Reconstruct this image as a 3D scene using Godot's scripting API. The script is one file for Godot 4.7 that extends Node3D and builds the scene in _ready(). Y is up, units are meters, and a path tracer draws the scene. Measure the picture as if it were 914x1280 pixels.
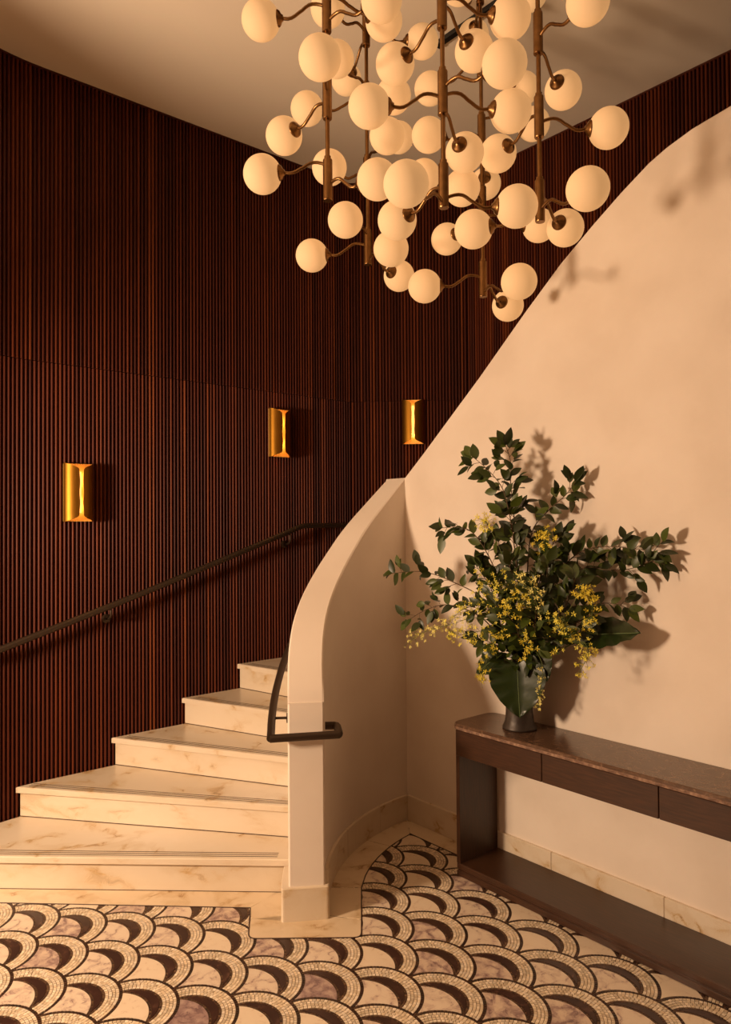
extends Node3D
# Stair hall with a slatted wall, marble winder stairs, mosaic floor, console with flowers and a globe chandelier.
# Room axes: x runs along the plaster wall behind the console, z is the depth towards the camera side, y is up, metres.

const CAM := Vector3(0, 1.7, 0)
const FOCAL := 920.43          # pixels, for a frame of 914 x 1280
const YAW := 0.86808
const PITCH := 0.01732
const ROLL := -0.0073
const LEFT := -4.22            # front of the slats on the left wall
const BACK := -4.05            # front of the slats on the back wall
const CEIL := 4.245
const JOINT := 2.61            # height of the joint between the two tiers of slats
const WALL_Z := -2.946         # face of the plaster wall behind the console
const HUB := Vector2(-1.91, -2.95)   # centre (x, z) of the curved stair wall and of the winders
const RISE := 0.16

var rng := RandomNumberGenerator.new()
var taken := {}
var M := {}
var cam_right: Vector3
var cam_up: Vector3
var cam_fwd: Vector3


func _ready() -> void:
	rng.seed = 7
	make_camera()
	make_world()
	make_materials()
	make_key_lamp()
	make_shell()
	make_slat_walls()
	make_floor()
	make_stairs()
	make_curved_wall()
	make_baseboards()
	make_rails()
	make_sconces()
	make_console()
	make_vase_and_flowers()
	make_chandelier()
	make_ceiling_track()


# ---------------------------------------------------------------- camera, light
func make_camera() -> void:
	var ex := Vector3(cos(YAW), 0, -sin(YAW))
	var fw := Vector3(-sin(YAW), 0, -cos(YAW))
	cam_fwd = fw * cos(PITCH) + Vector3.UP * sin(PITCH)
	var u0 := Vector3.UP * cos(PITCH) - fw * sin(PITCH)
	cam_right = ex * cos(ROLL) + u0 * sin(ROLL)
	cam_up = u0 * cos(ROLL) - ex * sin(ROLL)
	var c := Camera3D.new()
	c.name = "camera"
	c.fov = rad_to_deg(2.0 * atan(640.0 / FOCAL))
	c.near = 0.05
	c.far = 60.0
	c.transform = Transform3D(Basis(cam_right, cam_up, -cam_fwd), CAM)
	add_child(c)
	c.current = true


func make_world() -> void:
	var e := Environment.new()
	e.background_mode = Environment.BG_COLOR
	e.background_color = Color(0, 0, 0)
	e.ambient_light_source = Environment.AMBIENT_SOURCE_DISABLED
	e.tonemap_mode = Environment.TONE_MAPPER_LINEAR
	e.tonemap_exposure = 1.0
	e.sdfgi_enabled = true
	e.ssao_enabled = true
	e.ssil_enabled = true
	var w := WorldEnvironment.new()
	w.name = "world"
	w.environment = e
	add_child(w)


const WARM := Color(1.0, 0.70, 0.455)   # linear tint of the lamps
const KEY_AT := Vector3(-3.1, 1.75, 1.4)
const KEY_ENERGY := 14.0
const GLOBE_LIGHT := 0.003


func lamp(called: String, at: Vector3, energy: float, size: float, tint: Color, parent: Node) -> void:
	var l := OmniLight3D.new()
	l.name = called
	l.position = at
	l.light_energy = energy
	l.light_color = tint.linear_to_srgb()
	l.light_size = size
	l.omni_range = 14.0
	l.omni_attenuation = 2.0
	l.shadow_enabled = true
	parent.add_child(l, true)


func make_key_lamp() -> void:
	# the lamp of the entrance, out of the frame on the left, whose light throws the flower shadows on the wall
	var t := thing("globe_floor_lamp", "tall globe floor lamp in the entrance beside the slatted return", "lamp", Vector3(KEY_AT.x, 0, KEY_AT.z))
	var s := mesh_tool()
	lathe(s, [[0.0, 0.0], [0.17, 0.0], [0.17, 0.015], [0.15, 0.024], [0.02, 0.03], [0.0, 0.03]], 32)
	part(s, "base", M.bronze, t)
	s = mesh_tool()
	tube(s, [Vector3(0, 0.03, 0), Vector3(0, KEY_AT.y - 0.23, 0)], 0.012, 12)
	part(s, "pole", M.bronze, t)
	var g := MeshInstance3D.new()
	g.name = "globe"
	var sm := SphereMesh.new()
	sm.radius = 0.24
	sm.height = 0.48
	g.mesh = sm
	g.material_override = M.lamp_glass
	g.position = Vector3(0, KEY_AT.y, 0)
	t.add_child(g, true)
	lamp("lamp_light", Vector3(0, KEY_AT.y, 0), KEY_ENERGY, 0.24, WARM, t)


# ---------------------------------------------------------------- helpers
func numbered(called: String) -> String:
	if not taken.has(called):
		taken[called] = 0
		return called
	taken[called] += 1
	return "%s_%03d" % [called, taken[called]]


func thing(called: String, label: String, category: String, at := Vector3.ZERO, turn := 0.0, group := "") -> Node3D:
	var o := Node3D.new()
	o.name = numbered(called)
	add_child(o)
	o.position = at
	o.rotation.y = turn
	tag(o, label, category, group)
	return o


func tag(o: Node, label: String, category: String, group := "") -> void:
	o.set_meta("label", label)
	o.set_meta("category", category)
	if group:
		o.set_meta("group", group)


func setting(called: String, label := "") -> Node3D:
	var o := Node3D.new()
	o.name = called
	o.set_meta("kind", "structure")
	if label:
		o.set_meta("label", label)
	add_child(o)
	return o


func mesh_tool(smooth := false) -> SurfaceTool:
	var s := SurfaceTool.new()
	s.begin(Mesh.PRIMITIVE_TRIANGLES)
	s.set_smooth_group(0 if smooth else -1)
	return s


func finish(s: SurfaceTool) -> ArrayMesh:
	s.generate_normals()
	s.index()
	return s.commit()


func part(s: SurfaceTool, called: String, m: Material, parent: Node) -> MeshInstance3D:
	return place(finish(s), called, m, parent)


func place(mesh: Mesh, called: String, m: Material, parent: Node, t := Transform3D()) -> MeshInstance3D:
	var o := MeshInstance3D.new()
	o.name = called
	o.mesh = mesh
	o.material_override = m
	o.transform = t
	parent.add_child(o, true)
	return o


func tri(s: SurfaceTool, a: Vector3, b: Vector3, c: Vector3, out: Vector3) -> void:
	if (b - a).cross(c - a).dot(out) > 0.0:   # front faces run clockwise
		s.add_vertex(a); s.add_vertex(c); s.add_vertex(b)
	else:
		s.add_vertex(a); s.add_vertex(b); s.add_vertex(c)


func quad(s: SurfaceTool, a: Vector3, b: Vector3, c: Vector3, d: Vector3, out: Vector3) -> void:
	tri(s, a, b, c, out)
	tri(s, a, c, d, out)


func area2(p: PackedVector2Array) -> float:
	var a := 0.0
	for i in p.size():
		a += p[i].cross(p[(i + 1) % p.size()])
	return a


func inset(p: PackedVector2Array, b: float) -> PackedVector2Array:
	var r := PackedVector2Array()
	var sg := signf(area2(p))
	var n := p.size()
	for i in n:
		var e0 := (p[i] - p[(i + n - 1) % n]).normalized()
		var e1 := (p[(i + 1) % n] - p[i]).normalized()
		var n0 := Vector2(-e0.y, e0.x) * sg
		var n1 := Vector2(-e1.y, e1.x) * sg
		var m := (n0 + n1)
		var k := b / maxf(0.35, 1.0 + n0.dot(n1))
		r.append(p[i] + m * k)
	return r


# a plan (x, z) raised from y0 to y1, its top edge bevelled
func extrude(s: SurfaceTool, p: PackedVector2Array, y0: float, y1: float, bevel := 0.0, under := false) -> void:
	var n := p.size()
	if n < 3:
		return
	var sg := signf(area2(p))
	var q := inset(p, bevel) if bevel > 0.0 else p
	for i in n:
		var a := p[i]
		var b := p[(i + 1) % n]
		var e := (b - a)
		var o := Vector3(e.y, 0, -e.x) * sg
		quad(s, Vector3(a.x, y0, a.y), Vector3(b.x, y0, b.y), Vector3(b.x, y1 - bevel, b.y), Vector3(a.x, y1 - bevel, a.y), o)
		if bevel > 0.0:
			var c := q[i]
			var d := q[(i + 1) % n]
			quad(s, Vector3(a.x, y1 - bevel, a.y), Vector3(b.x, y1 - bevel, b.y), Vector3(d.x, y1, d.y), Vector3(c.x, y1, c.y), o.normalized() + Vector3.UP)
	var ix := Geometry2D.triangulate_polygon(q)
	for i in range(0, ix.size(), 3):
		tri(s, v3(q[ix[i]], y1), v3(q[ix[i + 1]], y1), v3(q[ix[i + 2]], y1), Vector3.UP)
	if under:
		ix = Geometry2D.triangulate_polygon(p)
		for i in range(0, ix.size(), 3):
			tri(s, v3(p[ix[i]], y0), v3(p[ix[i + 1]], y0), v3(p[ix[i + 2]], y0), Vector3.DOWN)


func v3(p: Vector2, y: float) -> Vector3:
	return Vector3(p.x, y, p.y)


# a box with chamfered edges
func box(s: SurfaceTool, lo: Vector3, hi: Vector3, b := 0.003) -> void:
	var c := (lo + hi) * 0.5
	var h := (hi - lo) * 0.5
	b = minf(b, minf(h.x, minf(h.y, h.z)) * 0.45)
	for ax in 3:
		var u := (ax + 1) % 3
		var v := (ax + 2) % 3
		for sg in [-1.0, 1.0]:
			var f := []
			for k in [[-1, -1], [1, -1], [1, 1], [-1, 1]]:
				var p := Vector3.ZERO
				p[ax] = h[ax] * sg
				p[u] = (h[u] - b) * k[0]
				p[v] = (h[v] - b) * k[1]
				f.append(c + p)
			var o := Vector3.ZERO
			o[ax] = sg
			quad(s, f[0], f[1], f[2], f[3], o)
			for sv in [-1.0, 1.0]:
				# edge between face ax and face v
				var e0 := Vector3.ZERO
				e0[ax] = h[ax] * sg
				e0[v] = (h[v] - b) * sv
				var e1 := Vector3.ZERO
				e1[ax] = (h[ax] - b) * sg
				e1[v] = h[v] * sv
				var w := Vector3.ZERO
				w[u] = h[u] - b
				var oo := Vector3.ZERO
				oo[ax] = sg
				oo[v] = sv
				quad(s, c + e0 - w, c + e0 + w, c + e1 + w, c + e1 - w, oo)
	for sx in [-1.0, 1.0]:
		for sy in [-1.0, 1.0]:
			for sz in [-1.0, 1.0]:
				var k := Vector3(sx, sy, sz)
				tri(s, c + Vector3(h.x, h.y - b, h.z - b) * k, c + Vector3(h.x - b, h.y, h.z - b) * k, c + Vector3(h.x - b, h.y - b, h.z) * k, k)


func lathe(s: SurfaceTool, prof: Array, seg := 24, t := Transform3D()) -> void:
	for i in prof.size() - 1:
		var r0: float = prof[i][0]
		var y0: float = prof[i][1]
		var r1: float = prof[i + 1][0]
		var y1: float = prof[i + 1][1]
		for k in seg:
			var a := TAU * k / seg
			var b := TAU * (k + 1) / seg
			var p0 := Vector3(cos(a) * r0, y0, sin(a) * r0)
			var p1 := Vector3(cos(b) * r0, y0, sin(b) * r0)
			var p2 := Vector3(cos(b) * r1, y1, sin(b) * r1)
			var p3 := Vector3(cos(a) * r1, y1, sin(a) * r1)
			var mid := (a + b) * 0.5
			var o := t.basis * (Vector3(cos(mid), 0, sin(mid)) * (y1 - y0) + Vector3.UP * (r0 - r1))
			if r0 > 0.00001:
				tri(s, t * p0, t * p1, t * p2, o)
			if r1 > 0.00001:
				tri(s, t * p0, t * p2, t * p3, o)


func tube(s: SurfaceTool, pts: Array, radius, seg := 10, caps := true, flat_y := 1.0) -> void:
	var n := pts.size()
	var rings := []
	var side := Vector3.ZERO
	for i in n:
		var d: Vector3 = (pts[mini(i + 1, n - 1)] - pts[maxi(i - 1, 0)]).normalized()
		if i == 0:
			side = d.cross(Vector3.UP)
			if side.length() < 0.1:
				side = d.cross(Vector3.RIGHT)
		side = (side - d * side.dot(d)).normalized()
		var up := side.cross(d).normalized()
		var r: float = radius[i] if radius is Array else radius
		var ring := []
		for k in seg:
			var a := TAU * k / seg
			ring.append(pts[i] + side * cos(a) * r + up * sin(a) * r * flat_y)
		rings.append(ring)
	s.set_smooth_group(0)
	for i in n - 1:
		for k in seg:
			var k1 := (k + 1) % seg
			quad(s, rings[i][k], rings[i][k1], rings[i + 1][k1], rings[i + 1][k], rings[i][k] + rings[i][k1] - pts[i] * 2.0)
	s.set_smooth_group(-1)
	if caps:
		for e in [[0, 1], [n - 1, n - 2]]:
			for k in seg:
				tri(s, pts[e[0]], rings[e[0]][k], rings[e[0]][(k + 1) % seg], pts[e[0]] - pts[e[1]])


func spline(p: Array, per := 6) -> Array:
	var c := []
	for i in p.size() - 1:
		var a: Vector3 = p[maxi(i - 1, 0)]
		var b: Vector3 = p[i]
		var d: Vector3 = p[i + 1]
		var e: Vector3 = p[mini(i + 2, p.size() - 1)]
		for k in per:
			c.append(b.cubic_interpolate(d, a, e, float(k) / per))
	c.append(p[p.size() - 1])
	return c


# the point on the plane z = depth that is seen at a pixel of the photograph
func seen(x: float, y: float, depth: float) -> Vector3:
	var d := cam_right * ((x - 457.0) / FOCAL) + cam_up * ((640.0 - y) / FOCAL) + cam_fwd
	return CAM + d * (depth / d.z)


func polar(r: float, deg: float, y := 0.0) -> Vector3:
	var a := deg_to_rad(deg)
	return Vector3(HUB.x + r * cos(a), y, HUB.y + r * sin(a))


func polar2(r: float, deg: float) -> Vector2:
	var a := deg_to_rad(deg)
	return HUB + Vector2(cos(a), sin(a)) * r


# ---------------------------------------------------------------- materials
func noise_tex(freq: float, ramp: Array, fractal := FastNoiseLite.FRACTAL_FBM, octaves := 4, warp := 0.0, sd := 1, size := 512, normal := false) -> NoiseTexture2D:
	var n := FastNoiseLite.new()
	n.seed = sd
	n.noise_type = FastNoiseLite.TYPE_SIMPLEX_SMOOTH
	n.frequency = freq
	n.fractal_type = fractal
	n.fractal_octaves = octaves
	if warp > 0.0:
		n.domain_warp_enabled = true
		n.domain_warp_amplitude = warp
		n.domain_warp_frequency = freq * 1.3
		n.domain_warp_fractal_octaves = 3
	var t := NoiseTexture2D.new()
	t.width = size
	t.height = size
	t.seamless = true
	t.seamless_blend_skirt = 0.15
	t.noise = n
	if normal:
		t.as_normal_map = true
		t.bump_strength = 4.0
	elif ramp.size():
		var g := Gradient.new()
		var off := PackedFloat32Array()
		var col := PackedColorArray()
		for r in ramp:
			off.append(r[0])
			col.append(r[1])
		g.offsets = off
		g.colors = col
		t.color_ramp = g
	return t


func c8(r: int, g: int, b: int) -> Color:
	return Color(r / 255.0, g / 255.0, b / 255.0)


func plain(called: String, col: Color, rough: float, metal := 0.0) -> StandardMaterial3D:
	var m := StandardMaterial3D.new()
	m.resource_name = called
	m.albedo_color = col
	m.roughness = rough
	m.metallic = metal
	return m


func textured(called: String, tex: Texture2D, scale: Vector3, rough: float, metal := 0.0) -> StandardMaterial3D:
	var m := plain(called, Color.WHITE, rough, metal)
	m.albedo_texture = tex
	m.uv1_triplanar = true
	m.uv1_world_triplanar = true
	m.uv1_scale = scale
	return m


func relief(m: StandardMaterial3D, tex: Texture2D, height: float) -> StandardMaterial3D:
	m.heightmap_enabled = true
	m.heightmap_texture = tex
	m.heightmap_scale = height
	return m


func make_materials() -> void:
	var ridged := FastNoiseLite.FRACTAL_RIDGED
	# plaster: warm white, trowelled
	var cloud := noise_tex(0.006, [[0.0, c8(223, 209, 193)], [0.5, c8(230, 217, 202)], [1.0, c8(235, 223, 209)]], FastNoiseLite.FRACTAL_FBM, 5, 25.0, 3)
	var fine := noise_tex(0.02, [], FastNoiseLite.FRACTAL_FBM, 5, 0.0, 4)
	M.plaster = relief(textured("plaster", cloud, Vector3.ONE * 0.6, 0.75), fine, 0.12)
	M.ceiling = textured("ceiling_paint", noise_tex(0.004, [[0.0, c8(226, 213, 194)], [1.0, c8(232, 221, 204)]], FastNoiseLite.FRACTAL_FBM, 3, 0.0, 5, 256), Vector3.ONE * 0.4, 0.85)
	# cream marble with ochre veins
	M.marble = textured("veined_cream_marble", noise_tex(0.0032, [[0.0, c8(224, 209, 188)], [0.6, c8(220, 205, 182)], [0.80, c8(213, 195, 168)], [0.87, c8(206, 179, 138)], [0.93, c8(182, 150, 106)], [1.0, c8(128, 98, 62)]], ridged, 3, 110.0, 11, 1024), Vector3(0.55, 0.8, 0.55), 0.28)
	M.marble_b = textured("veined_cream_marble_b", noise_tex(0.0034, [[0.0, c8(225, 211, 191)], [0.62, c8(221, 206, 183)], [0.82, c8(213, 194, 166)], [0.90, c8(200, 171, 128)], [1.0, c8(136, 104, 66)]], ridged, 3, 120.0, 23, 1024), Vector3(0.55, 0.75, 0.55), 0.28)
	M.marble_c = textured("border_marble", noise_tex(0.004, [[0.0, c8(226, 207, 178)], [0.6, c8(219, 199, 169)], [0.82, c8(206, 182, 146)], [0.91, c8(180, 148, 108)], [1.0, c8(138, 106, 72)]], ridged, 3, 100.0, 31, 1024), Vector3.ONE * 0.55, 0.3)
	M.groove = plain("grip_groove", c8(76, 55, 38), 0.8)
	# floor mosaic
	M.grout = textured("grout", noise_tex(0.05, [[0.0, c8(106, 82, 60)], [1.0, c8(130, 104, 78)]], FastNoiseLite.FRACTAL_FBM, 3, 0.0, 6, 256), Vector3.ONE * 2.0, 0.9)
	M.cream_stone = plain("cream_tesserae", Color.WHITE, 0.45)
	M.cream_stone.vertex_color_use_as_albedo = true
	M.dark_stone = plain("dark_tesserae", Color.WHITE, 0.4)
	M.dark_stone.vertex_color_use_as_albedo = true
	M.crescent = []
	for i in 3:
		M.crescent.append(textured("dark_marble_%d" % i, noise_tex(0.012, [[0.0, c8(52, 34, 30)], [0.7, c8(62, 40, 34)], [0.9, c8(86, 60, 50)], [1.0, c8(150, 120, 100)]], ridged, 4, 30.0, 40 + i, 256), Vector3.ONE * (1.6 + i * 0.3), 0.3))
	M.inlay = []
	var inlay_ramps := [
		[[0.0, c8(230, 214, 192)], [0.55, c8(224, 206, 184)], [0.78, c8(204, 182, 164)], [0.88, c8(158, 132, 124)], [1.0, c8(98, 76, 76)]],
		[[0.0, c8(226, 208, 186)], [0.35, c8(214, 193, 172)], [0.6, c8(186, 162, 148)], [0.8, c8(146, 120, 116)], [1.0, c8(94, 72, 74)]],
		[[0.0, c8(233, 216, 192)], [0.75, c8(229, 211, 186)], [0.9, c8(214, 190, 164)], [1.0, c8(176, 146, 124)]],
		[[0.0, c8(206, 184, 168)], [0.4, c8(176, 152, 142)], [0.7, c8(150, 124, 120)], [0.9, c8(116, 92, 92)], [1.0, c8(88, 68, 70)]],
	]
	for i in 4:
		M.inlay.append(textured("inlay_marble_%d" % i, noise_tex(0.012, inlay_ramps[i], ridged, 5, 50.0, 50 + i, 512), Vector3.ONE * 1.8, 0.3))
	# mahogany slats
	M.slat = []
	var tones := [[c8(76, 31, 14), c8(92, 40, 18)], [c8(70, 27, 13), c8(86, 35, 16)], [c8(88, 39, 17), c8(108, 50, 22)], [c8(58, 22, 11), c8(74, 29, 14)], [c8(98, 46, 19), c8(122, 62, 26)]]
	for i in 5:
		var tx := noise_tex(0.02, [[0.0, tones[i][0]], [1.0, tones[i][1]]], FastNoiseLite.FRACTAL_FBM, 4, 0.0, 60 + i, 256)
		M.slat.append(textured("mahogany_slat_%d" % i, tx, Vector3(3.0, 0.5, 3.0), 0.5))
		M.slat[i].metallic_specular = 0.35
	M.panel = textured("low_bounce_dark", noise_tex(0.02, [[0.0, c8(60, 30, 20)], [1.0, c8(84, 44, 28)]], FastNoiseLite.FRACTAL_FBM, 4, 10.0, 66, 256), Vector3(6.0, 0.6, 6.0), 0.5)  # dark tone invented for the unseen walls, to cut bounced light
	# console
	M.wood = textured("dark_walnut", noise_tex(0.02, [[0.0, c8(50, 30, 17)], [0.5, c8(62, 37, 21)], [1.0, c8(76, 46, 26)]], FastNoiseLite.FRACTAL_FBM, 5, 20.0, 70, 512), Vector3(0.7, 9.0, 9.0), 0.38)
	M.wood_up = textured("dark_walnut_upright", noise_tex(0.02, [[0.0, c8(50, 30, 17)], [0.5, c8(62, 37, 21)], [1.0, c8(76, 46, 26)]], FastNoiseLite.FRACTAL_FBM, 5, 20.0, 70, 512), Vector3(9.0, 0.7, 9.0), 0.38)
	M.brown_marble = textured("brown_marble", noise_tex(0.008, [[0.0, c8(74, 54, 42)], [0.5, c8(88, 66, 52)], [0.82, c8(104, 80, 63)], [0.94, c8(140, 112, 90)], [1.0, c8(196, 168, 140)]], ridged, 5, 60.0, 80, 1024), Vector3.ONE * 1.6, 0.22)
	M.rough_edge = relief(textured("rough_stone_edge", noise_tex(0.02, [[0.0, c8(92, 66, 52)], [0.5, c8(132, 102, 82)], [1.0, c8(180, 148, 122)]], FastNoiseLite.FRACTAL_FBM, 5, 0.0, 81, 256), Vector3.ONE * 5.0, 0.6), fine, 0.4)
	# metals
	M.brass = relief(textured("aged_brass", noise_tex(0.02, [[0.0, c8(120, 88, 54)], [1.0, c8(146, 110, 70)]], FastNoiseLite.FRACTAL_FBM, 4, 0.0, 90, 256), Vector3.ONE * 4.0, 0.34, 1.0), fine, 0.02)
	M.bronze = plain("dark_bronze", c8(66, 52, 40), 0.42, 0.55)
	M.gold = textured("brushed_gold", noise_tex(0.03, [[0.0, c8(150, 104, 34)], [1.0, c8(172, 122, 44)]], FastNoiseLite.FRACTAL_FBM, 3, 0.0, 91, 256), Vector3(30, 1, 30), 0.48, 1.0)
	M.reflector = plain("gilt_reflector", c8(222, 176, 92), 0.5)
	M.black = plain("black_metal", c8(16, 14, 13), 0.5)
	# glowing things
	M.opal = plain("opal_glass", c8(206, 180, 150), 0.6)
	M.opal.metallic_specular = 0.2
	glow(M.opal, Color(1.0, 0.53, 0.20), 0.42)
	M.lamp_glass = plain("lamp_glass", c8(240, 230, 214), 0.4)
	glow(M.lamp_glass, WARM, 4.0)
	M.bulb = plain("bulb", c8(240, 225, 190), 0.4)
	glow(M.bulb, Color(1.0, 0.50, 0.13), 1.6)
	# vase and flowers
	M.vase = relief(textured("dark_glazed_clay", noise_tex(0.015, [[0.0, c8(52, 45, 40)], [0.6, c8(66, 57, 50)], [1.0, c8(92, 80, 70)]], FastNoiseLite.FRACTAL_FBM, 5, 30.0, 100, 256), Vector3.ONE * 3.0, 0.45, 0.25), fine, 0.15)
	M.leaf = []
	var greens := [c8(44, 56, 15), c8(52, 65, 17), c8(35, 45, 13), c8(68, 80, 22)]
	for i in 4:
		var lm := plain("leaf_%d" % i, greens[i], 0.42)
		lm.backlight_enabled = true
		lm.backlight = Color(0.10, 0.13, 0.03)
		M.leaf.append(lm)
	M.big_leaf = textured("big_leaf", noise_tex(0.01, [[0.0, c8(24, 38, 14)], [1.0, c8(42, 56, 20)]], FastNoiseLite.FRACTAL_FBM, 3, 0.0, 101, 256), Vector3.ONE * 3.0, 0.3)
	M.vein = plain("leaf_vein", c8(84, 104, 56), 0.45)
	M.twig = plain("twig", c8(88, 68, 44), 0.7)
	M.green_stem = plain("green_stem", c8(92, 104, 44), 0.55)
	M.petal = []
	var yellows := [c8(234, 222, 84), c8(226, 206, 62), c8(240, 230, 132)]
	for i in 3:
		var pm := plain("petal_%d" % i, yellows[i], 0.55)
		pm.backlight_enabled = true
		pm.backlight = Color(0.2, 0.2, 0.07)
		M.petal.append(pm)


func glow(m: StandardMaterial3D, tint: Color, energy: float) -> void:
	m.emission_enabled = true
	m.emission = tint.linear_to_srgb()
	m.emission_energy_multiplier = energy


# ---------------------------------------------------------------- room shell
func slab(called: String, lo: Vector3, hi: Vector3, m: Material) -> MeshInstance3D:
	var s := mesh_tool()
	box(s, lo, hi, 0.0005)
	var o := part(s, called, m, self)
	o.set_meta("kind", "structure")
	return o


const RETURN_R := 1.0          # the left wall curves into the room here
const RETURN_Z := -1.25
const RETURN_DEG := 35.0


func return_curve(off: float) -> PackedVector2Array:
	# plan of the curved return of the left wall, off = distance behind the slat fronts
	var p := PackedVector2Array()
	var c := Vector2(LEFT + RETURN_R, RETURN_Z)
	for k in 13:
		var a := deg_to_rad(180.0 - RETURN_DEG * k / 12.0)
		p.append(c + Vector2(cos(a), sin(a)) * (RETURN_R + off))
	return p


func make_shell() -> void:
	slab("ceiling", Vector3(-5.0, CEIL, -4.4), Vector3(1.9, CEIL + 0.2, 3.4), M.ceiling)
	slab("wall_rear", Vector3(-5.0, -0.2, 3.2), Vector3(1.9, CEIL, 3.4), M.panel)
	slab("wall_entrance", Vector3(-5.0, -0.2, -0.5), Vector3(-4.8, CEIL, 3.2), M.panel)
	slab("wall_far_right", Vector3(1.7, -0.2, -4.4), Vector3(1.9, CEIL, 3.2), M.panel)
	# the solid body of the curved return
	var p := return_curve(0.05)
	p.append(p[p.size() - 1] + Vector2(0.0, 0.12))
	p.append(Vector2(-5.0, -0.44))
	p.append(Vector2(-5.0, RETURN_Z))
	var s := mesh_tool()
	extrude(s, p, -0.2, CEIL, 0.0, true)
	var o := part(s, "wall_return", M.plaster, self)
	o.set_meta("kind", "structure")
	# unseen bulkhead added to keep the lamp off the upper slats and ceiling edge
	slab("added_bulkhead_1", Vector3(-4.9, 2.2, 0.3), Vector3(-3.32, CEIL, 0.5), M.plaster)
	# plaster wall behind the console: its top climbs with the stairs behind it, then levels off
	var top := [Vector2(-3.285, 1.972), Vector2(-3.124, 1.972), Vector2(-2.963, 2.108), Vector2(-2.543, 2.475), Vector2(-2.25, 2.745), Vector2(-2.042, 2.927), Vector2(-1.87, 3.055), Vector2(-1.722, 3.157), Vector2(-1.592, 3.237), Vector2(-1.513, 3.272), Vector2(-1.404, 3.306), Vector2(-1.246, 3.333), Vector2(-1.0, 3.35), Vector2(-0.7, 3.355), Vector2(1.7, 3.355)]
	s = mesh_tool()
	var zf := WALL_Z
	var zb := WALL_Z - 0.16
	var b := 0.006
	for i in top.size() - 1:
		var a: Vector2 = top[i]
		var c: Vector2 = top[i + 1]
		var o3 := Vector3(a.y - c.y, c.x - a.x, 0)
		quad(s, Vector3(a.x, 0, zf), Vector3(c.x, 0, zf), Vector3(c.x, c.y - b, zf), Vector3(a.x, a.y - b, zf), Vector3.BACK)
		quad(s, Vector3(a.x, 0, zb), Vector3(c.x, 0, zb), Vector3(c.x, c.y - b, zb), Vector3(a.x, a.y - b, zb), Vector3.FORWARD)
		quad(s, Vector3(a.x, a.y - b, zf), Vector3(c.x, c.y - b, zf), Vector3(c.x, c.y, zf - b), Vector3(a.x, a.y, zf - b), o3 + Vector3.BACK * o3.length())
		quad(s, Vector3(a.x, a.y, zf - b), Vector3(c.x, c.y, zf - b), Vector3(c.x, c.y, zb + b), Vector3(a.x, a.y, zb + b), o3)
		quad(s, Vector3(a.x, a.y - b, zb), Vector3(c.x, c.y - b, zb), Vector3(c.x, c.y, zb + b), Vector3(a.x, a.y, zb + b), o3 + Vector3.FORWARD * o3.length())
	quad(s, Vector3(-3.285, 0, zf), Vector3(-3.285, 0, zb), Vector3(-3.285, 1.972, zb), Vector3(-3.285, 1.972, zf), Vector3.LEFT)
	o = part(s, "wall_right", M.plaster, self)
	o.set_meta("kind", "structure")
	o.set_meta("label", "cream plaster stair wall with sloping top behind the console")


func slat_mesh(length: float) -> ArrayMesh:
	var w := 0.0074
	var prof := [Vector2(-w, -0.004), Vector2(-w, 0.013), Vector2(-w * 0.72, 0.0185), Vector2(-w * 0.28, 0.0222), Vector2(w * 0.28, 0.0222), Vector2(w * 0.72, 0.0185), Vector2(w, 0.013), Vector2(w, -0.004)]
	var s := mesh_tool()
	for i in prof.size() - 1:
		var a: Vector2 = prof[i]
		var b: Vector2 = prof[i + 1]
		s.set_smooth_group(0 if i > 0 and i < prof.size() - 2 else -1)
		quad(s, Vector3(a.x, 0, a.y), Vector3(b.x, 0, b.y), Vector3(b.x, length, b.y), Vector3(a.x, length, a.y), Vector3(a.y - b.y, 0, b.x - a.x))
	s.set_smooth_group(-1)
	for i in range(1, prof.size() - 1):
		for y in [0.0, length]:
			tri(s, Vector3(prof[0].x, y, prof[0].y), Vector3(prof[i].x, y, prof[i].y), Vector3(prof[i + 1].x, y, prof[i + 1].y), Vector3.UP * (y - 0.1))
	return finish(s)


const PITCH_SLAT := 0.0228
var slat_low: ArrayMesh
var slat_high: ArrayMesh


func run_slats(parent: Node, from: Vector3, along: Vector3, out: Vector3, n: int, low_n := 9999, pitch := PITCH_SLAT) -> void:
	# slats set side by side from a point on the line of their backs
	var tone := 0
	for i in n:
		var p := from + along * (pitch * (i + 0.5))
		var bas := Basis(out.cross(Vector3.UP) * -1.0, Vector3.UP, out)
		for tier in 2:
			if tier == 0 and i >= low_n:
				continue
			if rng.randf() < 0.65:
				tone = rng.randi_range(0, 3)
			if rng.randf() < 0.03:
				tone = 4
			var push := out * rng.randf_range(-0.0012, 0.0008)
			place(slat_low if tier == 0 else slat_high, "slat", M.slat[tone], parent, Transform3D(bas, p + push + Vector3.UP * (0.0 if tier == 0 else JOINT + 0.002)))


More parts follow.
